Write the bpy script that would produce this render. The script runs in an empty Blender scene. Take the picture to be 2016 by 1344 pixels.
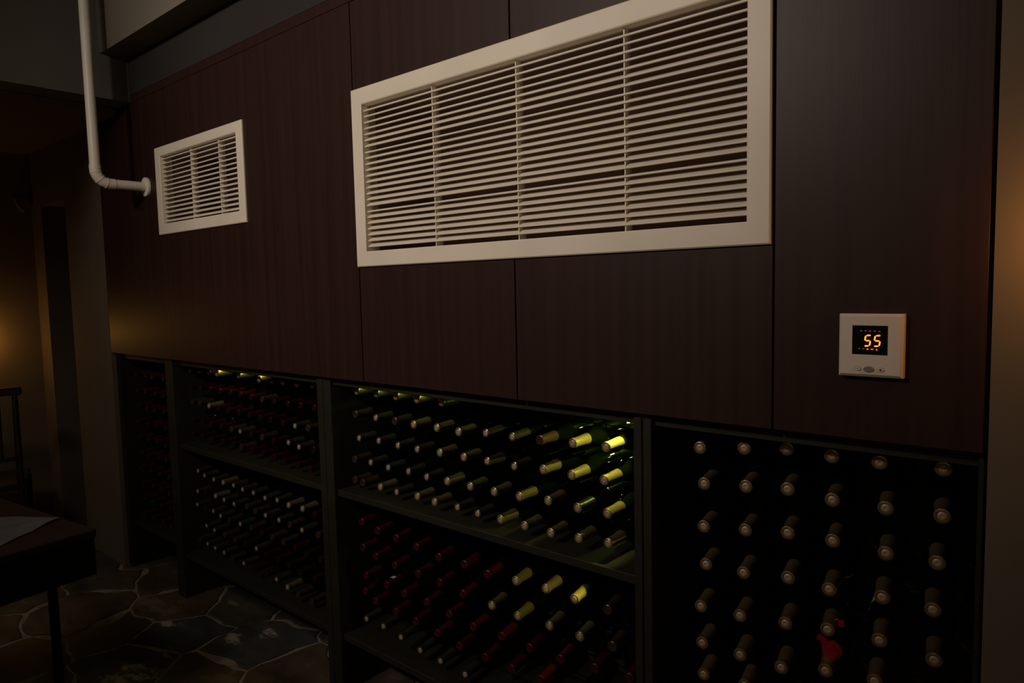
import bpy, bmesh, math, random
from mathutils import Vector, Matrix, noise

# ------------------------------------------------------------------ camera, light, exposure
EYE = 1.56                      # camera height; the panelled wall is the plane y = 0, +y goes into the racks
scene = bpy.context.scene
COL = scene.collection

cam_data = bpy.data.cameras.new('camera')
cam_data.sensor_width = 36.0
cam_data.lens = 24.643
cam_data.clip_start = 0.02
cam = bpy.data.objects.new('camera', cam_data)
r_ = Vector((0.75771598, 0.65220702, -0.02219242))
u_ = Vector((-0.03480221, 0.07434406, 0.99662519))
f_ = Vector((-0.65165582, 0.75438648, -0.07902993))
M = Matrix((r_, u_, -f_)).transposed().to_4x4()
M.translation = Vector((0, -1.5, EYE))
cam.matrix_world = M
COL.objects.link(cam)
scene.camera = cam

scene.view_settings.view_transform = 'Standard'
scene.view_settings.look = 'None'
scene.view_settings.gamma = 1.0
scene.view_settings.use_curve_mapping = False
scene.view_settings.exposure = 0.0

world = bpy.data.worlds.new('world')
world.use_nodes = True
world.node_tree.nodes['Background'].inputs[0].default_value = (0.9, 0.8, 0.7, 1)
world.node_tree.nodes['Background'].inputs[1].default_value = 0.004
scene.world = world

def light(name, kind, loc, power, color, size=0.1, target=None, **kw):
    d = bpy.data.lights.new(name, kind)
    d.energy = power
    d.color = color
    if kind == 'AREA':
        d.shape = 'RECTANGLE'; d.size = size; d.size_y = kw.get('size_y', size)
    else:
        d.shadow_soft_size = size
    if kind == 'SPOT':
        d.spot_size = math.radians(kw.get('cone', 60)); d.spot_blend = kw.get('blend', 0.3)
    o = bpy.data.objects.new(name, d)
    o.location = loc
    if target is not None:
        o.rotation_euler = (Vector(target) - Vector(loc)).to_track_quat('-Z', 'Y').to_euler()
    COL.objects.link(o)
    return o

# a ceiling track spot behind and above the camera washes the grilles; a weak unseen fill is added below the ceiling
light('track_spot', 'SPOT', (-1.7, -3.0, 3.16), 212, (1.0, 0.87, 0.74), 0.10, target=(-1.95, 0, 2.42), cone=80, blend=1.0)
light('room_fill', 'AREA', (-2.7, -2.5, 3.22), 15, (1.0, 0.85, 0.68), 0.9, target=(-2.7, -2.5, 0), size_y=0.5)
light('low_fill', 'AREA', (0.4, -4.2, 1.75), 2.6, (1.0, 0.62, 0.33), 0.5, target=(-0.9, 0, 0.9), size_y=0.3)  # unseen warm fill added low behind the camera for the bottle ends
# warm wall lamps just outside the frame, right and left
light('sconce_light', 'POINT', (-0.01, -0.10, 1.63), 1.4, (1.0, 0.43, 0.10), 0.03)
light('sconce_light', 'POINT', (-5.39, -0.37, 1.29), 1.45, (1.0, 0.46, 0.09), 0.03)
# unseen spots and strips placed under the wide racks' boards for the lit caps
light('rack_spot', 'SPOT', (-1.000, 0.110, 1.193), 4.5, (1.0, 0.93, 0.22), 0.003, target=(-1.39, 0.106, 0.73), cone=88, blend=0.3)
light('rack_strip_light', 'AREA', (-1.93, 0.098, 1.2010), 0.075, (0.80, 1.0, 0.16), 0.40, target=(-1.93, 0.098, 0.5), size_y=0.004)
light('rack_strip_light', 'AREA', (-3.03, 0.098, 1.2010), 0.13, (1.0, 0.90, 0.22), 0.46, target=(-3.03, 0.098, 0.5), size_y=0.004)
light('rack_spot', 'SPOT', (-1.080, 0.075, 0.738), 1.3, (1.0, 0.90, 0.18), 0.003, target=(-1.30, 0.080, 0.575), cone=60, blend=0.2)
# green light added behind the bottles at the right of the wide rack
light('rack_back_light', 'POINT', (-1.10, 0.425, 1.165), 0.9, (0.62, 1.0, 0.06), 0.01)

# ------------------------------------------------------------------ materials
MATS = {}
def material(name, base, rough=0.6, metal=0.0, spec=0.5, emit=None, estr=0.0, coat=0.0):
    m = bpy.data.materials.new(name); m.use_nodes = True
    p = m.node_tree.nodes['Principled BSDF']
    p.inputs['Base Color'].default_value = (*base, 1)
    p.inputs['Roughness'].default_value = rough
    p.inputs['Metallic'].default_value = metal
    p.inputs['Specular IOR Level'].default_value = spec
    p.inputs['Coat Weight'].default_value = coat
    if emit:
        p.inputs['Emission Color'].default_value = (*emit, 1)
        p.inputs['Emission Strength'].default_value = estr
    MATS[name] = m
    return m

def vary(m, colors, scale=4.0, stretch=(1, 1, 1), detail=6, rough=0.6, bump=0.0, bump_scale=None, kind='noise'):
    """mix colours by a noise in object space, with fine relief"""
    nt = m.node_tree; N = nt.nodes; L = nt.links; p = N['Principled BSDF']
    tc = N.new('ShaderNodeTexCoord'); mp = N.new('ShaderNodeMapping'); mp.inputs['Scale'].default_value = stretch
    L.new(tc.outputs['Object'], mp.inputs['Vector'])
    nz = N.new('ShaderNodeTexNoise'); nz.inputs['Scale'].default_value = scale
    nz.inputs['Detail'].default_value = detail; nz.inputs['Roughness'].default_value = rough
    L.new(mp.outputs[0], nz.inputs['Vector'])
    cr = N.new('ShaderNodeValToRGB')
    while len(cr.color_ramp.elements) < len(colors): cr.color_ramp.elements.new(0.5)
    for e, (pos, c) in zip(cr.color_ramp.elements, colors):
        e.position = pos; e.color = (*c, 1)
    L.new(nz.outputs[0], cr.inputs[0]); L.new(cr.outputs[0], p.inputs['Base Color'])
    if bump:
        b = N.new('ShaderNodeBump'); b.inputs['Strength'].default_value = bump; b.inputs['Distance'].default_value = 0.002
        n2 = N.new('ShaderNodeTexNoise'); n2.inputs['Scale'].default_value = bump_scale or scale * 5
        n2.inputs['Detail'].default_value = 4
        L.new(mp.outputs[0], n2.inputs['Vector']); L.new(n2.outputs[0], b.inputs['Height'])
        L.new(b.outputs[0], p.inputs['Normal'])
    return cr

m_panel = material('wood_panel', (0.04, 0.017, 0.013), 0.46, spec=0.22)
vary(m_panel, [(0.30, (0.021, 0.0092, 0.0072)), (0.50, (0.0275, 0.0116, 0.0088)), (0.72, (0.034, 0.0145, 0.0106))],
     scale=2.2, stretch=(14, 14, 0.35), bump=0.06, bump_scale=9)
m_rack = material('dark_rack_wood', (0.045, 0.038, 0.024), 0.6, spec=0.35)
vary(m_rack, [(0.3, (0.0115, 0.0105, 0.0062)), (0.7, (0.018, 0.016, 0.009))], scale=3, stretch=(1, 6, 6), bump=0.08)
m_black = material('black_metal', (0.004, 0.004, 0.004), 0.5)
m_rail = material('rail_black', (0.0015, 0.0015, 0.0015), 0.9, spec=0.05)
m_plaster = material('plaster', (0.3, 0.25, 0.2), 0.85, spec=0.2)
vary(m_plaster, [(0.3, (0.13, 0.105, 0.08)), (0.7, (0.165, 0.132, 0.10))], scale=1.6, bump=0.15, bump_scale=30)
m_grey = material('grey_paint', (0.12, 0.11, 0.10), 0.8, spec=0.2)
vary(m_grey, [(0.3, (0.105, 0.095, 0.088)), (0.7, (0.135, 0.120, 0.110))], scale=1.2, bump=0.1, bump_scale=25)
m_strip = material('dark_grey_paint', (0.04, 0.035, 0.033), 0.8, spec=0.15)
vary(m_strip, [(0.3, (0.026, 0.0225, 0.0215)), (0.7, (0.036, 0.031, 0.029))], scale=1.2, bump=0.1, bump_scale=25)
m_beige = material('beige_paint', (0.3, 0.26, 0.21), 0.8, spec=0.2)
vary(m_beige, [(0.3, (0.15, 0.13, 0.105)), (0.7, (0.19, 0.165, 0.13))], scale=1.2, bump=0.08, bump_scale=25)
m_white = material('cream_painted_metal', (0.72, 0.64, 0.53), 0.5, spec=0.35)
vary(m_white, [(0.35, (0.68, 0.605, 0.50)), (0.65, (0.75, 0.67, 0.56))], scale=3, bump=0.03)
m_pipe = material('cream_pipe', (0.56, 0.50, 0.40), 0.4, spec=0.4)
vary(m_pipe, [(0.3, (0.74, 0.68, 0.57)), (0.7, (0.82, 0.76, 0.64))], scale=6)
m_duct = material('dark_duct', (0.34, 0.22, 0.20), 0.8)
m_plate = material('thermostat_plastic', (0.68, 0.60, 0.53), 0.38, spec=0.5)
m_screen = material('black_glass', (0.006, 0.006, 0.007), 0.12, spec=0.5)
m_btn = material('grey_button', (0.22, 0.20, 0.20), 0.4)
m_btn2 = material('button_mark', (0.10, 0.085, 0.08), 0.5)
m_led = material('orange_digits', (0.1, 0.02, 0.0), 0.5, emit=(1.0, 0.24, 0.022), estr=2.2)
m_led2 = material('red_indicator', (0.1, 0.01, 0.0), 0.5, emit=(1.0, 0.13, 0.03), estr=0.9)
m_led3 = material('dim_indicator', (0.05, 0.01, 0.0), 0.5, emit=(0.9, 0.16, 0.03), estr=0.16)
m_led4 = material('dim_green_indicator', (0.03, 0.03, 0.0), 0.5, emit=(0.35, 0.40, 0.03), estr=0.10)
m_grout = material('floor_grout', (0.2, 0.16, 0.13), 0.9, spec=0.2)
vary(m_grout, [(0.3, (0.15, 0.12, 0.10)), (0.7, (0.32, 0.26, 0.215))], scale=12, bump=0.5, bump_scale=80)
STONES = []
for nm, a, b, c in (('slate_grey', (0.020, 0.023, 0.025), (0.058, 0.059, 0.058), (0.34, 0.31, 0.27)),
                    ('slate_brown', (0.032, 0.023, 0.015), (0.085, 0.062, 0.040), (0.14, 0.11, 0.08)),
                    ('slate_olive', (0.024, 0.023, 0.016), (0.068, 0.061, 0.040), (0.16, 0.13, 0.10))):
    m = material(nm, b, 0.5, spec=0.4)
    vary(m, [(0.30, a), (0.55, b), (0.585, b), (0.635, c)], scale=3.2, stretch=(1, 1.7, 1), detail=9, rough=0.62, bump=1.0, bump_scale=9)
    STONES.append(m)
m_glass = {}
m_glass['d'] = material('dark_green_glass', (0.002, 0.003, 0.0012), 0.035, spec=0.55)
m_glass['g'] = material('olive_green_glass', (0.0016, 0.0028, 0.0004), 0.035, spec=0.55)
m_cap = {}
def foil(key, name, c, rough=0.34, metal=0.65):
    m = material(name, c, rough, metal)
    vary(m, [(0.3, tuple(x * 0.82 for x in c)), (0.7, c)], scale=60, bump=0.15, bump_scale=160)
    m_cap[key] = m
foil('g', 'gold_foil', (0.24, 0.175, 0.085))
foil('y', 'brass_foil', (0.26, 0.22, 0.08))
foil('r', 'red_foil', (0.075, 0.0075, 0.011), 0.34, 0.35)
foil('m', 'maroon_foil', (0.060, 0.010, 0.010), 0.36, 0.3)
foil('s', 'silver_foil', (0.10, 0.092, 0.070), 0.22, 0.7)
foil('d', 'shaded_red_foil', (0.040, 0.0055, 0.007), 0.24, 0.35)  # red foil darkened for the dim left wide rack, shade in the colour
foil('k', 'shaded_maroon_foil', (0.030, 0.008, 0.008), 0.24, 0.3)  # maroon foil with the same rack shade put into its colour
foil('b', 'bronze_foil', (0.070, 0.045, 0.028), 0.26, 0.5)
m_disc = material('pale_foil_disc', (0.42, 0.31, 0.19), 0.5, 0.3)  # pale embossed disc; frontal light also put into its lighter colour
m_label = material('paper_label', (0.5, 0.46, 0.40), 0.8)
m_redtag = material('red_tag', (0.22, 0.003, 0.003), 0.5)
m_leather = material('brown_table_top', (0.06, 0.03, 0.02), 0.8, spec=0.12)
vary(m_leather, [(0.3, (0.016, 0.0085, 0.0065)), (0.7, (0.026, 0.013, 0.010))], scale=5, stretch=(1, 5, 1), bump=0.1)
m_edge = material('dark_table_apron', (0.003, 0.0025, 0.002), 0.7, spec=0.1)
m_cloth = material('grey_cloth', (0.09, 0.085, 0.085), 0.9, spec=0.1)
vary(m_cloth, [(0.3, (0.075, 0.070, 0.075)), (0.7, (0.12, 0.112, 0.118))], scale=9, bump=0.5, bump_scale=220)
m_chair = material('black_chair_wood', (0.012, 0.009, 0.007), 0.45)
m_recess = material('dark_recess_back', (0.015, 0.013, 0.009), 0.7)

# ------------------------------------------------------------------ helpers
def link_mesh(name, verts, faces, mat, parent=None, smooth=False, mats=None, fm=None):
    me = bpy.data.meshes.new(name)
    me.from_pydata([tuple(v) for v in verts], [], faces)
    me.materials.append(mat)
    if mats:
        for m in mats: me.materials.append(m)
    if fm:
        for i, k in fm.items(): me.polygons[i].material_index = k
    if smooth:
        me.polygons.foreach_set('use_smooth', [True] * len(me.polygons))
    me.update()
    o = bpy.data.objects.new(name, me)
    COL.objects.link(o)
    if parent: o.parent = parent
    return o

class MB:
    """collects simple solids into one mesh"""
    def __init__(s): s.v = []; s.f = []
    def add(s, v, f):
        n = len(s.v); s.v += [Vector(q) for q in v]; s.f += [tuple(n + i for i in q) for q in f]; return s
    def box(s, x0, x1, y0, y1, z0, z1, c=0.0):
        if c <= 0:
            v = [(x, y, z) for x in (x0, x1) for y in (y0, y1) for z in (z0, z1)]
            return s.add(v, [(0, 1, 3, 2), (4, 6, 7, 5), (0, 4, 5, 1), (2, 3, 7, 6), (0, 2, 6, 4), (1, 5, 7, 3)])
        bm = bmesh.new(); bmesh.ops.create_cube(bm, size=1)
        for q in bm.verts: q.co = Vector(((x0 + x1) / 2 + q.co.x * (x1 - x0), (y0 + y1) / 2 + q.co.y * (y1 - y0), (z0 + z1) / 2 + q.co.z * (z1 - z0)))
        bmesh.ops.bevel(bm, geom=list(bm.edges), offset=c, segments=1, affect='EDGES')
        bm.verts.index_update()
        s.add([q.co.copy() for q in bm.verts], [tuple(q.index for q in f.verts) for f in bm.faces]); bm.free(); return s
    def lathe(s, prof, n=20, axis='z', origin=(0, 0, 0)):
        """prof: (radius, height) along axis"""
        v = []; f = []
        for r, h in prof:
            for k in range(n):
                a = 2 * math.pi * k / n; c, d = r * math.cos(a), r * math.sin(a)
                p = {'z': (c, d, h), 'y': (c, h, d), 'x': (h, c, d)}[axis]
                v.append((p[0] + origin[0], p[1] + origin[1], p[2] + origin[2]))
        for i in range(len(prof) - 1):
            for k in range(n):
                a, b = i * n + k, i * n + (k + 1) % n
                f.append((a, b, b + n, a + n) if axis != 'y' else (a, a + n, b + n, b))
        f.append(tuple(range(n))[::-1] if axis != 'y' else tuple(range(n)))
        e = (len(prof) - 1) * n
        f.append(tuple(range(e, e + n)) if axis != 'y' else tuple(range(e, e + n))[::-1])
        return s.add(v, f)
    def tube(s, pts, rad, n=14):
        pts = [Vector(p) for p in pts]; rads = rad if isinstance(rad, (list, tuple)) else [rad] * len(pts)
        v = []; f = []
        t0 = (pts[1] - pts[0]).normalized()
        nrm = t0.orthogonal().normalized()
        for i, p in enumerate(pts):
            t = ((pts[min(i + 1, len(pts) - 1)] - pts[max(i - 1, 0)])).normalized()
            nrm = (nrm - t * nrm.dot(t)).normalized(); bn = t.cross(nrm)
            for k in range(n):
                a = 2 * math.pi * k / n
                v.append(p + (nrm * math.cos(a) + bn * math.sin(a)) * rads[i])
        for i in range(len(pts) - 1):
            for k in range(n):
                a, b = i * n + k, i * n + (k + 1) % n
                f.append((a, b, b + n, a + n))
        f.append(tuple(range(n))[::-1]); e = (len(pts) - 1) * n; f.append(tuple(range(e, e + n)))
        return s.add(v, f)
    def prism(s, poly, a0, a1, plane='xz'):
        """extrude polygon poly (2D) between a0 and a1 on the third axis"""
        n = len(poly)
        def P(q, a): return (q[0], a, q[1]) if plane == 'xz' else ((a, q[0], q[1]) if plane == 'yz' else (q[0], q[1], a))
        v = [P(q, a0) for q in poly] + [P(q, a1) for q in poly]
        f = [tuple(range(n))[::-1], tuple(range(n, 2 * n))] + [(k, (k + 1) % n, n + (k + 1) % n, n + k) for k in range(n)]
        return s.add(v, f)
    def build(s, name, mat, parent=None, smooth=False, origin=(0, 0, 0)):
        o = Vector(origin)
        ob = link_mesh(name, [q - o for q in s.v], s.f, mat, parent, smooth)
        bm = bmesh.new(); bm.from_mesh(ob.data); bmesh.ops.recalc_face_normals(bm, faces=bm.faces); bm.to_mesh(ob.data); bm.free()
        if smooth:
            try: ob.data.set_sharp_from_angle(angle=math.radians(38))
            except Exception: pass
        ob.location = o
        return ob

def empty(name, loc=(0, 0, 0)):
    o = bpy.data.objects.new(name, None); o.location = loc; o.empty_display_size = 0.05
    COL.objects.link(o); return o
def tag(o, label=None, cat=None, group=None, kind=None):
    if label: o['label'] = label
    if cat: o['category'] = cat
    if group: o['group'] = group
    if kind: o['kind'] = kind
    return o
def struct(mb, name, mat, **k): return tag(mb.build(name, mat, **k), kind='structure')

Z = lambda h: EYE + h          # heights measured from eye level
rnd = random.Random(7)

# ------------------------------------------------------------------ the room
CEIL = 3.30
XL, XR, YB = -5.5, 2.4, -4.6
PL, PR = -4.275, -0.172        # panelled front, left and right ends
floor = struct(MB().box(XL - .1, XR + .1, YB - .1, 0.72, -0.12, -0.006), 'floor', m_grout)
struct(MB().box(XL - .1, XR + .1, YB - .1, 0.72, CEIL, CEIL + .12), 'ceiling', m_beige)
struct(MB().box(XL - .12, XL, YB - .1, 0.72, -0.006, CEIL), 'wall_left', m_plaster)
struct(MB().box(XR, XR + .12, YB - .1, 0.72, -0.006, CEIL), 'wall_right', m_plaster)
struct(MB().box(XL, XR, YB - .12, YB, -0.006, CEIL), 'wall_back', m_plaster)
wf = MB()
wf.box(PR + .0055, XR, 0.0, 0.72, -0.006, CEIL)                      # pier right of the racks
wf.box(-4.86, PL - .004, 0.0, 0.72, -0.006, CEIL)                   # pier left of the racks
wf.box(XL, -5.30, 0.0, 0.72, -0.006, CEIL)
wf.box(-5.30, -4.86, 0.0, 0.72, Z(.585), CEIL)                      # over the doorway
wf.box(PL - .004, PR + .0055, 0.60, 0.72, -0.006, CEIL)              # behind the racks
wall_front = struct(wf, 'wall_front', m_plaster)
uw = MB(); uw.box(PL - .004, PR + .0055, 0.001, 0.60, Z(1.0), CEIL)
struct(uw, 'trim_1', m_strip)                                       # painted wall strip above the panelling
# beam across the room, dropped passage ceiling and the boxed soffit along the wall
struct(MB().box(-3.98, -3.80, -3.2, -0.0005, Z(.962), CEIL), 'trim_2', m_grey)
struct(MB().box(XL, -3.98, -3.2, -0.0005, Z(.935), Z(.935) + .1), 'trim_3', m_plaster)
struct(MB().box(-3.80, XR, -0.125, 0.001, Z(1.175), CEIL), 'trim_4', m_beige)
struct(MB().box(-3.80, -3.775, -0.131, -0.125, Z(1.175), CEIL), 'trim_5', m_grey)
# dark doorway left of the racks, its depth closed by an added dark slab
d = MB(); d.box(-5.30, -4.86, 0.30, 0.34, 0.0, Z(.585)); 
recess_back = struct(d, 'recess_back_1', m_recess)
k = MB(); k.tube([(-4.93, 0.30, 1.02), (-4.93, 0.26, 1.02), (-5.03, 0.255, 1.02)], 0.009, 10); k.build('recess_handle', m_black, recess_back)

# wood cladding panels: parts of the front wall
def panel(x0, x1, z0, z1, hole=None):
    g = 0.0022
    m = MB()
    x0 += g; x1 -= g; z0 += g * .5; z1 -= g * .5
    if hole:
        a, b, c, d_ = hole
        m.box(x0, a, 0, .02, z0, z1); m.box(b, x1, 0, .02, z0, z1)
        m.box(a, b, 0, .02, z0, c); m.box(a, b, 0, .02, d_, z1)
        o = m.build('panel', m_panel, wall_front)
    else:
        m.box(x0, x1, 0, .02, z0, z1, 0.0012); o = m.build('panel', m_panel, wall_front)
    return o
ZB, ZT = Z(-.3235), Z(.960)
panel(PL, -1.985, ZB, ZT, hole=(-3.500, -2.750, Z(.322), Z(.665)))
panel(-1.985, -1.280, ZB, Z(.115)); panel(-1.280, -0.556, ZB, Z(.115))
panel(-1.985, -1.280, Z(.630), ZT); panel(-1.280, -0.556, Z(.630), ZT)
panel(-1.985, -1.945, Z(.115), Z(.630)); panel(-0.596, -0.556, Z(.115), Z(.630))
panel(-0.556, PR, ZB, ZT)
panel(PL, PR, ZT, Z(1.0))
bk = MB()                                                            # framing behind the boards
bk.box(PL, -3.52, .021, .06, ZB + .01, Z(1.0)); bk.box(-2.73, -1.96, .021, .06, ZB + .01, Z(1.0)); bk.box(-0.58, PR, .021, .06, ZB + .01, Z(1.0))
bk.box(-3.52, -2.73, .021, .06, ZB + .01, Z(.31)); bk.box(-3.52, -2.73, .021, .06, Z(.68), Z(1.0))
bk.box(-1.96, -0.58, .021, .06, ZB + .01, Z(.11)); bk.box(-1.96, -0.58, .021, .06, Z(.635), Z(1.0))
tag(bk.build('panel_backing', m_black, wall_front))

# flagstones: parts of the floor
def clip(poly, nx, ny, d):
    out = []
    for i in range(len(poly)):
        a, b = poly[i], poly[(i + 1) % len(poly)]
        da, db = a[0] * nx + a[1] * ny - d, b[0] * nx + b[1] * ny - d
        if da <= 0: out.append(a)
        if (da < 0 < db) or (db < 0 < da):
            t = da / (da - db); out.append((a[0] + (b[0] - a[0]) * t, a[1] + (b[1] - a[1]) * t))
    return out
seeds = []
tries = 0
while tries < 20000 and len(seeds) < 260:
    tries += 1
    q = (rnd.uniform(XL, 0.8), rnd.uniform(-2.6, 0.58))
    if all((q[0] - s[0]) ** 2 + (q[1] - s[1]) ** 2 > 0.30 ** 2 for s in seeds): seeds.append(q)
for i, s in enumerate(seeds):
    poly = [(XL + .01, -2.6), (0.8, -2.6), (0.8, 0.58), (XL + .01, 0.58)]
    for j, t in enumerate(seeds):
        if j == i: continue
        dx, dy = t[0] - s[0], t[1] - s[1]; L = math.hypot(dx, dy)
        if L > 2: continue
        nx, ny = dx / L, dy / L
        poly = clip(poly, nx, ny, (s[0] + t[0]) / 2 * nx + (s[1] + t[1]) / 2 * ny - 0.004)
        if len(poly) < 3: break
    if len(poly) < 3: continue
    pts = []
    for a in range(len(poly)):
        p, q = poly[a], poly[(a + 1) % len(poly)]
        L = math.hypot(q[0] - p[0], q[1] - p[1]); n = max(1, int(L / 0.045))
        for b in range(n):
            t = b / n; x, y = p[0] + (q[0] - p[0]) * t, p[1] + (q[1] - p[1]) * t
            dx, dy = s[0] - x, s[1] - y; LL = math.hypot(dx, dy) or 1
            w = rnd.uniform(0.0, 0.010) + max(0, noise.noise(Vector((x * 5, y * 5, 4)))) * 0.04
            x += dx / LL * w; y += dy / LL * w
            wx = noise.noise(Vector((x * 2.6, y * 2.6, 0))) * .10 + noise.noise(Vector((x * 9, y * 9, 1))) * .025
            wy = noise.noise(Vector((x * 2.6, y * 2.6, 7))) * .10 + noise.noise(Vector((x * 9, y * 9, 9))) * .025
            pts.append((x + wx, y + wy))
    n = len(pts); h = rnd.uniform(-0.001, 0.002)
    v = [(x, y, -0.008) for x, y in pts] + [(x, y, h - .002) for x, y in pts] + [(x + (s[0] - x) * .04, y + (s[1] - y) * .04, h) for x, y in pts]
    f = [(a, (a + 1) % n, n + (a + 1) % n, n + a) for a in range(n)] + [(n + a, n + (a + 1) % n, 2 * n + (a + 1) % n, 2 * n + a) for a in range(n)] + [tuple(range(2 * n, 3 * n))]
    o = link_mesh('flagstone', v, f, STONES[rnd.choice((0, 0, 1, 1, 2))], floor)
BOT = {
 'D0': [
  [(-0.76,1.155), (-0.649,1.169), (-0.553,1.18), (-0.456,1.177), (-0.36,1.179), (-0.246,1.183)],
  [(-0.751,1.066), (-0.645,1.078), (-0.549,1.088), (-0.452,1.082), (-0.348,1.083), (-0.246,1.088)],
  [(-0.75,0.96), (-0.647,0.972), (-0.546,0.989), (-0.452,0.989), (-0.345,0.989), (-0.253,0.99)],
  [(-0.747,0.863), (-0.649,0.869), (-0.546,0.883), (-0.456,0.881), (-0.351,0.892), (-0.259,0.89)],
  [(-0.757,0.756), (-0.658,0.76), (-0.553,0.771), (-0.459,0.787), (-0.356,0.794), (-0.255,0.785)],
  [(-0.753,0.663), (-0.656,0.665), (-0.558,0.667), (-0.462,0.692), (-0.362,0.705)],
  [(-0.752,0.579), (-0.647,0.588)],
 ],
 'C0': [
  [(-2.135,1.182), (-2.024,1.182), (-1.911,1.182), (-1.796,1.182), (-1.681,1.182)],
  [(-2.141,1.095), (-2.027,1.092), (-1.921,1.093), (-1.821,1.093), (-1.719,1.093), (-1.604,1.094), (-1.489,1.102), (-1.375,1.105), (-1.261,1.111), (-1.143,1.116), (-1.035,1.119)],
  [(-2.122,1.007), (-2.011,1.01), (-1.907,1.007), (-1.8,1.009), (-1.691,1.012), (-1.589,1.011), (-1.483,1.014), (-1.368,1.015), (-1.25,1.023), (-1.145,1.025), (-1.039,1.028)],
  [(-2.162,0.92), (-2.061,0.924), (-1.965,0.92), (-1.862,0.921), (-1.763,0.919), (-1.668,0.921), (-1.56,0.922), (-1.454,0.923), (-1.35,0.927), (-1.243,0.932), (-1.134,0.931), (-1.029,0.938)],
  [(-2.212,0.832), (-2.117,0.838), (-2.021,0.835), (-1.922,0.834), (-1.813,0.839), (-1.716,0.84), (-1.619,0.837), (-1.522,0.836), (-1.431,0.833), (-1.328,0.839), (-1.232,0.837), (-1.127,0.845), (-1.033,0.851)],
 ],
 'C1': [
  [(-2.136,0.684), (-2.052,0.671), (-1.95,0.666), (-1.846,0.658), (-1.727,0.65), (-1.6,0.653), (-1.496,0.649), (-1.374,0.657), (-1.259,0.661), (-1.142,0.666), (-1.033,0.665)],
  [(-2.168,0.584), (-2.055,0.569), (-1.95,0.562), (-1.835,0.558), (-1.718,0.558), (-1.599,0.554), (-1.475,0.545), (-1.359,0.548), (-1.235,0.551), (-1.127,0.555), (-1.021,0.563)],
  [(-2.118,0.479), (-2.004,0.472), (-1.905,0.471), (-1.8,0.469), (-1.685,0.46), (-1.571,0.453), (-1.443,0.458), (-1.318,0.462), (-1.197,0.467), (-1.084,0.476), (-0.968,0.491)],
  [(-2.17,0.411), (-2.068,0.396), (-1.946,0.391), (-1.835,0.388), (-1.75,0.372), (-1.628,0.368), (-1.512,0.366), (-1.395,0.369), (-1.275,0.375)],
  [(-2.154,0.303), (-2.032,0.304), (-1.928,0.297), (-1.822,0.284), (-1.723,0.277), (-1.601,0.274)],
 ],
 'B0': [
  [(-3.484,1.177), (-3.395,1.178), (-3.295,1.18), (-3.206,1.178), (-3.006,1.183), (-2.834,1.177), (-2.733,1.179), (-2.632,1.181), (-2.531,1.18), (-2.42,1.184)],
  [(-3.492,1.091), (-3.388,1.097), (-3.294,1.097), (-3.199,1.095), (-3.092,1.097), (-3.004,1.095), (-2.91,1.091), (-2.811,1.091), (-2.703,1.092), (-2.609,1.09), (-2.51,1.093), (-2.409,1.094)],
  [(-3.496,1.017), (-3.398,1.021), (-3.304,1.015), (-3.203,1.015), (-3.106,1.012), (-3.017,1.012), (-2.922,1.01), (-2.836,1.008), (-2.748,1.008), (-2.659,1.005), (-2.567,1.002), (-2.459,1.006)],
  [(-3.485,0.925), (-3.393,0.928), (-3.293,0.929), (-3.193,0.926), (-3.101,0.924), (-3.008,0.926), (-2.909,0.924), (-2.814,0.924), (-2.732,0.917), (-2.619,0.923), (-2.521,0.919), (-2.437,0.92)],
  [(-3.483,0.856), (-3.38,0.858), (-3.281,0.856), (-3.186,0.853), (-3.095,0.851), (-3.006,0.853), (-2.916,0.851), (-2.83,0.85), (-2.738,0.847), (-2.65,0.842), (-2.558,0.839), (-2.454,0.838)],
 ],
 'B1': [
  [(-3.474,0.668), (-3.393,0.66), (-3.3,0.655), (-3.209,0.656), (-3.111,0.658), (-3.026,0.655), (-2.936,0.655), (-2.858,0.646), (-2.747,0.655), (-2.635,0.654), (-2.539,0.655), (-2.443,0.652)],
  [(-3.498,0.562), (-3.407,0.57), (-3.286,0.571), (-3.194,0.571), (-3.09,0.57), (-2.99,0.574), (-2.916,0.571), (-2.823,0.572), (-2.734,0.567), (-2.641,0.567), (-2.545,0.566), (-2.436,0.565)],
  [(-3.506,0.495), (-3.416,0.494), (-3.338,0.489), (-3.262,0.483), (-3.172,0.481), (-3.068,0.482), (-2.977,0.482), (-2.882,0.479), (-2.79,0.48), (-2.695,0.479), (-2.604,0.474), (-2.516,0.469), (-2.42,0.467)],
  [(-3.49,0.403), (-3.4,0.403), (-3.314,0.401), (-3.23,0.394), (-3.133,0.391), (-3.031,0.394), (-2.934,0.393), (-2.848,0.386), (-2.75,0.387), (-2.657,0.384), (-2.561,0.379), (-2.469,0.374)],
  [(-3.51,0.314), (-3.439,0.305), (-3.342,0.302), (-3.258,0.299), (-3.16,0.295), (-3.057,0.294), (-2.959,0.292), (-2.857,0.291), (-2.773,0.29), (-2.686,0.279), (-2.595,0.274), (-2.495,0.27)],
 ],
}
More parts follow.
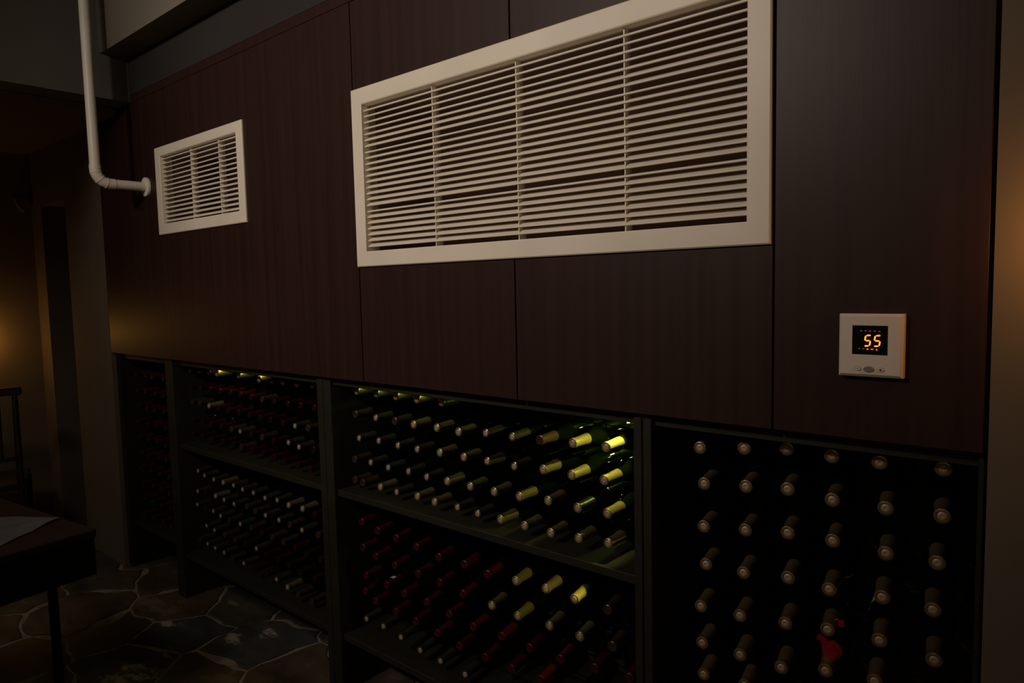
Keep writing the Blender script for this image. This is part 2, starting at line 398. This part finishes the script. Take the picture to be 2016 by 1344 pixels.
# ------------------------------------------------------------------ wine racks
RD = 0.46                       # depth
FY, SY = 0.022, 0.036           # front of the side boards, front of the shelves
RTOP = Z(-.3245)
def rack(x0, x1, label, shelves, wl=.027, wr=.027, strips=()):
    r = empty('wine_rack', ((x0 + x1) / 2, FY, 0))
    def b(mb, name, mat=m_rack):
        o = mb.build(name, mat, None); o.parent = r; o.location = o.location - r.location; return o
    b(MB().box(x0, x0 + wl, FY, FY + RD, 0, RTOP - .004, .0015), 'side_board')
    b(MB().box(x1 - wr, x1, FY, FY + RD, 0, RTOP - .004, .0015), 'side_board')
    b(MB().box(x0 + wl, x1 - wr, SY, .112, Z(-.3560), RTOP - .012, .0015), 'front_rail')
    b(MB().box(x0 + wl, x1 - wr, SY, FY + RD, RTOP - .0118, RTOP - .004, .0015), 'top_board')
    b(MB().box(x0 + wl, x1 - wr, FY + RD - .012, FY + RD, .10, RTOP - .012), 'back_board', m_rack)
    b(MB().box(x0 + wl, x1 - wr, .26, .278, 0.003, min(shelves) - .025), 'void_shade_board', m_black)  # black sheet added so the space under the shelves goes dark
    for z in shelves:
        b(MB().box(x0 + wl, x1 - wr, SY, FY + RD - .012, z - .024, z, .0015), 'shelf')
    for a, c in strips: b(MB().box(a, c, .093, .103, Z(-.3560) - .0015, Z(-.3560) + .0005), 'light_strip')  # added housing for the strip lights
    tag(r, label, 'wine rack', 'dark wooden wine racks under the panelled wall')
    return r, b
SH1, SH2 = Z(-.757), Z(-1.326)
racks = {
 'A': rack(PL + .001, -3.610, 'narrow dark wine rack at the far left end, no middle shelf', [Z(-1.285)], wl=.045, wr=.033),
 'B': rack(-3.607, -2.272, 'wide dark wine rack below the small grille, two shelves', [SH1, SH2], wl=.047, wr=.036, strips=[(-3.27, -2.79)]),
 'C': rack(-2.268, -0.8925, 'wide dark wine rack below the large grille, two shelves, greenish light inside', [SH1, SH2], wl=.048, wr=.023, strips=[(-2.13, -1.73)]),
 'D': rack(-0.889, PR - .001, 'narrow dark wine rack at the right end below the thermostat', [Z(-1.325)], wl=.024, wr=.010),
}
INNER = {'A': (PL + .046, -3.643), 'B': (-3.560, -2.308), 'C': (-2.220, -0.9155), 'D': (-0.865, PR - .011)}

# ------------------------------------------------------------------ wine bottles
NS = 18
def cap_mesh(key, sl=1.25, sr=1.0):
    m = MB()
    prof = [(.0092, .0016), (.0098, .0004), (.0124, .0), (.0143, .0012), (.0148, .0030), (.0148, .0085), (.0141, .0100), (.0139, .0130),
            (.0142, .0250), (.0150, .0400), (.0163, .0540), (.0166, .0590), (.0158, .0592)]
    prof = [(r if r < .0125 else r * sr, h if h < .002 else h * sl) for r, h in prof]
    m.lathe(prof, NS, 'y')
    o = m.build('capsule', m_cap[key], smooth=True)
    return o
def disc_mesh():
    m = MB(); m.lathe([(.0020, .0002), (.0034, -.0004), (.0064, -.0004), (.0080, .0006), (.0092, .0014), (.0092, .0020)], NS, 'y')
    return m.build('capsule_disc', m_disc, smooth=True)
def glass_mesh(key):
    m = MB()
    prof = [(.0135, .012), (.0138, .030), (.0150, .058), (.0156, .072), (.0172, .088), (.0225, .104), (.0295, .117), (.0328, .130),
            (.0340, .145), (.0342, .285), (.0332, .296), (.0300, .300), (.0200, .296), (.0060, .275)]
    m.lathe(prof, 20, 'y')
    return m.build('wine_bottle', m_glass[key], smooth=True)
caps = {k: cap_mesh(k) for k in m_cap}
caps['G'] = cap_mesh('g', 1.30, 1.07)
disc0 = disc_mesh()
glasses = {k: glass_mesh(k) for k in m_glass}
protos = list(caps.values()) + [disc0] + list(glasses.values())
ORD = ['first', 'second', 'third', 'fourth', 'fifth', 'sixth', 'seventh', 'eighth', 'ninth', 'tenth', 'eleventh', 'twelfth', 'thirteenth', 'fourteenth']
CAPNAME = {'d': 'shaded-red-capped', 'k': 'shaded-maroon-capped', 'g': 'gold-capped', 'y': 'brass-capped', 'r': 'red-capped', 'm': 'maroon-capped', 's': 'silver-capped', 'b': 'bronze-capped'}
RACKNAME = {'A0': 'far-left narrow rack', 'B0': 'upper shelf, left wide rack', 'B1': 'lower shelf, left wide rack',
            'C0': 'upper shelf, right wide rack', 'C1': 'lower shelf, right wide rack', 'D0': 'right narrow rack'}
GROUP = {'A0': 'bottles in the far-left narrow rack', 'B0': 'bottles on the upper shelf of the left wide rack', 'B1': 'bottles on the lower shelf of the left wide rack',
         'C0': 'bottles on the upper shelf of the right wide rack', 'C1': 'bottles on the lower shelf of the right wide rack', 'D0': 'bottles in the right narrow rack'}
YT = 0.075
YAW = {'A0': 1.5, 'B0': 5, 'B1': 6, 'C0': 2.0, 'C1': 8, 'D0': 8.0}
# a letter per bottle: cap colour, row by row
COLOURS = {
 'B0': ['bbbyyybbbb', 'mmrrrrrbmmrr', 'bbyrmmrmmrsb', 'mmrrbsmbrssr', 'mmmmmbrrrmrr'],
 'B1': ['sssysssssyyr', 'smyssbbssbsbr', 'smssbsbrbbrrm', 'mssbbmsrrmmr', 'bsssbsmmsyb'+'b'],
 'C0': ['yyyyy', 'bsbyyyssbyy', 'ssssyyssyyy', 'bssssyyyyyyy', 'bbysyyssyyyyy'],
 'C1': ['rrrrrrrygyb', 'mrrrrryyyyb', 'rrrrrrrrrrr', 'rrrrrrrrr', 'ssssss'],
 'D0': ['ggggg'+'b', 'gggggg', 'gggggg', 'gggggg', 'gggggg', 'ggggg', 'gg'],
}
BOT['A0'] = [[(-4.150 + .1120 * c + rnd.uniform(-.004, .004), 1.113 - .0885 * r + rnd.uniform(-.003, .003)) for c in range(5)] for r in range(10)]
COLOURS['A0'] = ['mmmmm', 'mmmrr', 'mmmmm', 'rmmrm', 'mmrmm', 'mrmmm', 'mmmmr', 'mmmmm', 'mmrmm', 'mrmmr']
BOTTLES = {}
def add_bottle(key, row, i, x, z, ck):
    gk = 'g' if key == 'C0' else 'd'
    b = glasses[gk].copy(); b.name = 'wine_bottle'; COL.objects.link(b)
    yaw = math.radians(YAW[key] + rnd.uniform(-.6, .6)); tilt = math.radians(rnd.uniform(-.15, .15))
    b.location = (x, YT + rnd.uniform(-.006, .006), z)
    b.rotation_euler = (tilt, 0, yaw)
    c = (caps[ck] if key != 'D0' else caps['G']).copy(); c.name = 'capsule'; COL.objects.link(c); c.parent = b
    if ck in 'gsy' or (key == 'D0'):
        d = disc0.copy(); d.name = 'capsule_disc'; COL.objects.link(d); d.parent = c
    cap = CAPNAME[ck]
    rowname = ORD[row] + ' row down' if row else 'top row'
    tag(b, f'{cap} wine bottle, {ORD[i]} from left, {rowname}, {RACKNAME[key]}', 'bottle', GROUP[key])
    BOTTLES[key, row, i] = b
    return b
RODS = {k: [] for k in 'ABCD'}
for key, rws in BOT.items():
    lo, hi = INNER[key[0]]
    for row, r in enumerate(rws):
        n = len(r)
        for i, (x, z) in enumerate(r):
            if n >= 9 and not (key == 'B0' and row == 0):
                x = .45 * x + .55 * (r[0][0] + (r[-1][0] - r[0][0]) * i / (n - 1))
            s = math.sin(math.radians(YAW[key] + 1.2))
            x = max(x, lo + .039 + .30 * s) if key[0] != 'C' or key == 'C1' else max(x, lo + .048)
            if key == 'C1' and i: x = max(x, BOTTLES[key, row, i - 1].location.x + .0715)
            if key[0] in 'BD' and i: x = max(x, BOTTLES[key, row, i - 1].location.x + .0715)
            x = min(x, hi - .037)
            if key[1] == '0' and key[0] in 'BC': z = max(z, SH1 + .0345)
            ck = COLOURS[key][row][i % len(COLOURS[key][row])]
            if key[0] in 'AB': ck = ({'r': 'd', 'm': 'k'} if key[0] == 'B' else {}).get(ck, ck)  # left wide rack takes the shade-darkened foils
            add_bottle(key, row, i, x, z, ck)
        RODS[key[0]].append([BOTTLES[key, row, i].location.copy() for i in range(n)] + [YAW[key]])
for p in protos: bpy.data.objects.remove(p)
# thin rails that carry the rows
for k, lst in RODS.items():
    r, b = racks[k]; lo, hi = INNER[k]
    for row in lst:
        yw = math.tan(math.radians(row[-1])); pts0 = row[:-1]
        for y in (.225, .345):
            off = .0342 + .0031
            pts = [(lo - .003, y, pts0[0].z - off)] + [(p_.x - yw * (y - p_.y), y, p_.z - off) for p_ in pts0] + [(hi + .003, y, pts0[-1].z - off)]
            if pts[1][0] <= pts[0][0] + .01: pts.pop(0)
            m = MB(); m.tube(pts, .0018, 6); b(m, 'bottle_rail', m_rail)

# a few necks carry tags and stickers
def neck_piece(host, name, mat, y0, y1, r, a0, a1, label):
    m = MB(); n = 8; v = []; f = []
    for rr in (r, r + .0006):
        for y in (y0, y1):
            for k in range(n + 1):
                a = math.radians(a0 + (a1 - a0) * k / n); v.append((rr * math.cos(a), y, rr * math.sin(a)))
    q = n + 1
    for k in range(n):
        f += [(k, k + 1, q + k + 1, q + k), (2 * q + k, 3 * q + k, 3 * q + k + 1, 2 * q + k + 1),
              (k, 2 * q + k, 2 * q + k + 1, k + 1), (q + k, q + k + 1, 3 * q + k + 1, 3 * q + k)]
    f += [(0, q, 3 * q, 2 * q), (n, 2 * q + n, 3 * q + n, q + n)]
    o = m.add(v, f).build(name, mat, host); o['label'] = label; return o
neck_piece(BOTTLES['C1', 2, 1], 'sticker', m_label, .030, .048, .0168, 60, 125, 'small white sticker')
neck_piece(BOTTLES['D0', 4, 4], 'body_label', m_label, .150, .250, .0344, 100, 260, 'white paper label')
# red ribbon bow on one bottle, small red tag on its neighbour
m = MB()
m.prism([(-.012, .012), (.004, .010), (.020, .014), (.028, .026), (.026, .042), (.012, .054), (-.002, .050), (-.010, .058), (-.022, .062), (-.026, .052), (-.016, .044), (-.014, .028)], .040, .046)
m.prism([(-.004, .010), (.012, .012), (.022, .030), (.010, .044), (-.006, .036)], .034, .040)
o = m.build('ribbon_bow', m_redtag, BOTTLES['D0', 5, 3]); o['label'] = 'red ribbon bow'
m = MB(); m.box(.017, .030, .030, .032, .000, .016); m.tube([(.010, .031, .012), (.018, .031, .016)], .0016, 6)
o = m.build('neck_tag', m_redtag, BOTTLES['D0', 4, 3]); o['label'] = 'small red tag'
BOTTLES['D0', 5, 3]['label'] = 'gold-capped wine bottle with a red ribbon bow, low in the right narrow rack'
BOTTLES['D0', 4, 3]['label'] = 'gold-capped wine bottle with a small red tag, just above the ribbon-bowed bottle'
BOTTLES['C1', 2, 1]['label'] = 'red-capped wine bottle with a white sticker, lower shelf of right wide rack'

# ------------------------------------------------------------------ air grilles
def grille(label, ox0, ox1, oz0, oz1, ix0, ix1, iz0, iz1, n, bars, tilt, depth, odd={}):
    g = empty('air_grille', ((ox0 + ox1) / 2, 0, oz0))
    def b(mb, name, mat=m_white, smooth=False):
        o = mb.build(name, mat, None, smooth); o.parent = g; o.location = -g.location; return o
    # mitred frame with a slightly raised flat face and an inner lip going into the wall
    loops = [((ox0, ox1, oz0, oz1), -.0005), ((ox0, ox1, oz0, oz1), -.006), ((ox0 + .003, ox1 - .003, oz0 + .003, oz1 - .003), -.009),
             ((ix0 - .003, ix1 + .003, iz0 - .003, iz1 + .003), -.009), ((ix0, ix1, iz0, iz1), -.007), ((ix0, ix1, iz0, iz1), .050),
             ((ix0 - .002, ix1 + .002, iz0 - .002, iz1 + .002), .050), ((ix0 - .002, ix1 + .002, iz0 - .002, iz1 + .002), -.0005)]
    v = []; f = []
    for (a, c, d, e), y in loops: v += [(a, y, d), (c, y, d), (c, y, e), (a, y, e)]
    nl = len(loops)
    for i in range(nl):
        j = (i + 1) % nl
        for k in range(4): f.append((i * 4 + k, i * 4 + (k + 1) % 4, j * 4 + (k + 1) % 4, j * 4 + k))
    b(MB().add(v, f), 'frame')
    pitch = (iz1 - iz0) / n
    base = None
    for i in range(n):
        a = math.radians(tilt - 4 + 6 * i / n + odd.get(i, 0) + rnd.uniform(-1.2, 1.2))
        zc = iz1 - (iz1 - iz0) * (.036 + (.926 / (n - 1)) * i) - .0035
        t = .0023
        # aerofoil blade: rounded front edge, thin back
        cs = [(-.0, .0), (.0015, t * 1.1), (depth * .35, t * 1.2), (depth, t * .4), (depth, -t * .4), (depth * .35, -t * 1.1), (.0015, -t)]
        poly = [(yy * math.cos(a) - zz * math.sin(a) + .001, zc + yy * math.sin(a) + zz * math.cos(a)) for yy, zz in cs]
        b(MB().prism(poly, ix0 + .0005, ix1 - .0005, 'yz'), 'slat')
    for x in bars:
        b(MB().prism([(.0045, iz0), (.0045, iz1), (.034, iz1), (.034, iz0)], x - .0016, x + .0016, 'yz'), 'support_bar')
    d = MB(); e = .012
    x0, x1, z0, z1 = ix0 - e, ix1 + e, iz0 - e, iz1 + e
    d.box(x0, x1, .30, .31, z0, z1); d.box(x0, x0 + .004, .052, .30, z0, z1); d.box(x1 - .004, x1, .052, .30, z0, z1)
    d.box(x0 + .004, x1 - .004, .052, .30, z0, z0 + .004); d.box(x0 + .004, x1 - .004, .052, .30, z1 - .004, z1)
    b(d, 'duct', m_duct)
    return tag(g, label, 'air vent')
grille('large cream air grille with 24 louvres and three support bars on the wood panels', -1.985, -0.560, Z(.076), Z(.668),
       -1.931, -0.612, Z(.127), Z(.613), 24, (-1.600, -1.265, -0.922), 30, .030, {16: 4, 17: -13, 7: -8, 5: 4, 6: 4})
grille('small cream air grille with fine louvres beside the pipe', -3.541, -2.713, Z(.284), Z(.697),
       -3.487, -2.764, Z(.334), Z(.653), 15, (-3.195, -2.935), 30, .026)

# ------------------------------------------------------------------ thermostat
t = empty('thermostat', (-.360, 0, Z(-.131)))
def tb(mb, name, mat, smooth=False):
    o = mb.build(name, mat, None, smooth); o.parent = t; return o
X0, X1, Y1, Z0, Z1 = -.0575, .0575, -.020, -.0615, .0615
sx0, sx1, sz0, sz1 = -.0325, .0310, -.0180, .0390
bev = .005
rings = [((X0, X1, Z0, Z1), -.0005), ((X0, X1, Z0, Z1), -.0155), ((X0 + bev, X1 - bev, Z0 + bev, Z1 - bev), Y1),
         ((sx0, sx1, sz0, sz1), Y1), ((sx0, sx1, sz0, sz1), Y1 + .0015)]
v = []; f = []
for (a, c, d, e), y in rings: v += [(a, y, d), (c, y, d), (c, y, e), (a, y, e)]
for i in range(len(rings) - 1):
    for k in range(4): f.append((i * 4 + k, i * 4 + (k + 1) % 4, i * 4 + 4 + (k + 1) % 4, i * 4 + 4 + k))
f += [(3, 2, 1, 0), (16, 17, 18, 19)]
tb(MB().add(v, f), 'housing', m_plate)
screen = tb(MB().box(sx0 + .0002, sx1 - .0002, Y1 + .0002, Y1 + .0014, sz0 + .0002, sz1 - .0002), 'screen', m_screen)
YS = Y1 + .0001
def seg_digit(cx, cz, w, h, t_, segs, slant=.16):
    m = MB(); q = t_ / 2; H = h / 2
    S = {'a': [(-w / 2 + q, H), (-w / 2 + t_, H + q), (w / 2 - t_, H + q), (w / 2 - q, H), (w / 2 - t_, H - q), (-w / 2 + t_, H - q)]}
    def hor(zc): return [(-w / 2 + q * .5, zc), (-w / 2 + q * 2, zc + q), (w / 2 - q * 2, zc + q), (w / 2 - q * .5, zc), (w / 2 - q * 2, zc - q), (-w / 2 + q * 2, zc - q)]
    def ver(xc, z0, z1): return [(xc, z0 + q * .2), (xc + q, z0 + q * 1.2), (xc + q, z1 - q * 1.2), (xc, z1 - q * .2), (xc - q, z1 - q * 1.2), (xc - q, z0 + q * 1.2)]
    P = {'a': hor(H), 'g': hor(0), 'd': hor(-H), 'f': ver(-w / 2, 0, H), 'b': ver(w / 2, 0, H), 'e': ver(-w / 2, -H, 0), 'c': ver(w / 2, -H, 0)}
    for s in segs:
        m.prism([(cx + x + z * slant, cz + z) for x, z in P[s]], YS - .0004, YS + .0001)
    return m
for cx in (-.0045, .0125):
    o = seg_digit(cx, .0095,   .0100, .0205, .0028, 'afgcd').build('digit', m_led, None); o.parent = screen
for k, (x, z, mt, w) in enumerate([(-.0165, .0285, m_led3, .0022), (-.0085, .0285, m_led3, .0022), (-.0005, .0285, m_led3, .0022), (.0080, .0285, m_led3, .0022), (.0162, .0282, m_led4, .0022),
                    (-.0195, -.0065, m_led4, .0022), (-.0120, -.0065, m_led4, .0020), (-.0045, -.0070, m_led2, .0022), (.0035, -.0070, m_led2, .0028), (.0120, -.0075, m_led2, .0020)]):
    mm = MB(); mm.prism([(x - w, z - .0003), (x - w * .3, z + .0014), (x + w, z + .0008), (x + w * .8, z - .0008), (x - w * .2, z - .0016)], YS - .0003, YS + .0001)
    o = mm.build('indicator', mt, None); o.parent = screen
def oval(cx, cz, a, b_, y0, y1, n=24):
    return MB().prism([(cx + a * math.cos(2 * math.pi * k / n), cz + b_ * math.sin(2 * math.pi * k / n)) for k in range(n)], y0, y1)
bs = []
for cx, cz, a, b_, mt in ((-.0215, -.0455, .0056, .0040, m_plate), (-.0015, -.0465, .0092, .0052, m_btn), (.0200, -.0465, .0056, .0040, m_plate)):
    rim = oval(cx, cz, a + .0008, b_ + .0008, Y1 - .0003, Y1 + .0002); tb(rim, 'button_rim', m_btn)
    bs.append(tb(oval(cx, cz, a, b_, Y1 - .0018, Y1 + .0002), 'button', mt))
bs[1]['label'] = 'grey oval button'
m = MB(); m.prism([(-.0245, -.0458), (-.0225, -.0448), (-.0205, -.0458), (-.0185, -.0448), (-.0185, -.0453), (-.0205, -.0465), (-.0225, -.0455), (-.0245, -.0465)], Y1 - .0021, Y1 - .0017)
o = m.build('mark', m_btn2, None); o.parent = bs[0]
m = MB()
for k in range(6):
    a = math.pi * k / 3; c, s_ = math.cos(a), math.sin(a)
    m.prism([(.0200 - s_ * .0004, -.0465 + c * .0004), (.0200 + s_ * .0004, -.0465 - c * .0004), (.0200 + c * .0026 + s_ * .0007, -.0465 + s_ * .0026 - c * .0007), (.0200 + c * .0026 - s_ * .0007, -.0465 + s_ * .0026 + c * .0007)], Y1 - .0021, Y1 - .0017)
o = m.build('mark', m_btn2, None); o.parent = bs[2]
tag(t, 'square thermostat with an orange 55 on its black screen', 'thermostat')

# ------------------------------------------------------------------ pipe
PX, PY, PZ, PRR = -3.668, -.230, Z(.529), .0225
p = empty('drain_pipe', (PX, 0, PZ))
def pb(mb, name, smooth=True):
    o = mb.build(name, m_pipe, None, smooth); o.parent = p; o.location = -p.location; return o
pb(MB().tube([(PX, -.003, PZ), (PX, PY + .062, PZ)], PRR, 24), 'horizontal_pipe')
pb(MB().tube([(PX, PY, PZ + .062), (PX, PY, CEIL - .001)], PRR, 24), 'vertical_pipe')
cz, cy = PZ + .062, PY + .062
arc = [(PX, cy - .062 * math.sin(a), cz - .062 * math.cos(a)) for a in [math.radians(q) for q in range(0, 91, 15)]]
pb(MB().tube([(PX, cy + .020, PZ)] + arc + [(PX, PY, cz + .020)], PRR + .0022, 24), 'elbow')
rg = MB()
for a in (15, 45, 78):
    a = math.radians(a); c = Vector((PX, cy - .062 * math.sin(a), cz - .062 * math.cos(a))); d_ = Vector((0, -math.cos(a), math.sin(a)))
    rg.tube([c - d_ * .0018, c + d_ * .0018], PRR + .0040, 24)
pb(rg, 'elbow_seam')
pb(MB().lathe([(PRR + .004, -.012), (.046, -.010), (.047, -.0005)], 28, 'y', (PX, 0, PZ)), 'wall_flange')
tag(p, 'cream pipe dropping from the ceiling with an elbow into the wood panel', 'pipe')

# ------------------------------------------------------------------ table with cloth
TH = Z(-.80)
tt = empty('side_table', (-2.633, -.661, 0)); tt.rotation_euler = (0, 0, math.radians(8))
def lb(mb, name, mat, smooth=False):
    o = mb.build(name, mat, None, smooth); o.parent = tt; return o
lb(MB().box(-.90, 0, -1.25, 0, TH - .030, TH, .004), 'table_top', m_leather)
lb(MB().box(-.895, -.005, -1.245, -.005, TH - .16, TH - .030, .003), 'apron', m_edge)
for x in (-.845, -.045 + .01):
    for y in (-1.19, -.135):
        lb(MB().lathe([(.012, 0), (.0145, .02), (.0145, TH - .161)], 14, 'z', (x, y, 0)), 'leg', m_edge, True)
tag(tt, 'dark brown table with deep black apron and thin round legs', 'table')
# cloth: a thin square laid askew, its edge slightly lifted
n = 16; A = Vector((-2.862, -.700)); e1 = Vector((.60, -.80)) * .55; e2 = Vector((-.80, -.60)) * .50
v = []; f = []
for i in range(n + 1):
    for j in range(n + 1):
        q = A + e1 * (i / n) + e2 * (j / n)
        z = TH + .0022 + .004 * max(0, math.sin(i * .8 + j * .3)) * (1 if j < 3 else .4) + .0015 * math.sin(i * 1.3 - j * .9) + .0015
        v.append((q.x, q.y, z))
N = len(v); v += [(a, b_, c - .0018) for a, b_, c in v]; w = n + 1
for i in range(n):
    for j in range(n):
        a = i * w + j; f.append((a, a + 1, a + w + 1, a + w)); f.append((N + a, N + a + w, N + a + w + 1, N + a + 1))
    f += [(i * w, (i + 1) * w, N + (i + 1) * w, N + i * w), (i * w + n, N + i * w + n, N + (i + 1) * w + n, (i + 1) * w + n),
          (i, N + i, N + i + 1, i + 1), (n * w + i, n * w + i + 1, N + n * w + i + 1, N + n * w + i)]
cl = MB().add(v, f).build('table_cloth', m_cloth, smooth=True, origin=(A.x, A.y, TH))
tag(cl, 'grey cloth laid askew on the dark brown table', 'cloth')

# ------------------------------------------------------------------ chair by the left wall
c = empty('wooden_chair', (-4.93, -.52, 0)); c.rotation_euler = (0, 0, math.radians(-18))
def cb(mb, name):
    o = mb.build(name, m_chair, None, True); o.parent = c; return o
for y in (-.20, .20):
    cb(MB().tube([(-.03, y, 0), (0, y, .45), (.0, y, .70), (-.03, y, 1.0)], [.016, .019, .018, .015], 10), 'back_leg')
    cb(MB().tube([(-.40, y * 1.05, 0), (-.40, y * 1.05, .43)], [.014, .018], 10), 'front_leg')
cb(MB().box(-.43, .02, -.225, .225, .43, .465, .008), 'seat')
cb(MB().box(-.050, -.012, -.235, .235, .985, 1.030, .008), 'top_rail')
cb(MB().box(-.012, .008, -.19, .19, .60, .625, .003), 'lower_rail')
for y in (-.12, -.04, .04, .12):
    cb(MB().tube([(-.003, y, .62), (-.012, y, .82), (-.030, y, .99)], .008, 8), 'back_spindle')
tag(c, 'black spindle-back chair standing by the lamplit far left wall', 'chair')

# small bracket on the far left wall
br = MB(); br.prism([(-.10, Z(.64)), (-.02, Z(.64)), (-.02, Z(.57)), (-.05, Z(.55)), (-.09, Z(.60))], XL + .0005, XL + .05, 'yz')
tag(br.build('wall_bracket', m_plaster), 'small plaster bracket high on the far left wall', 'bracket')
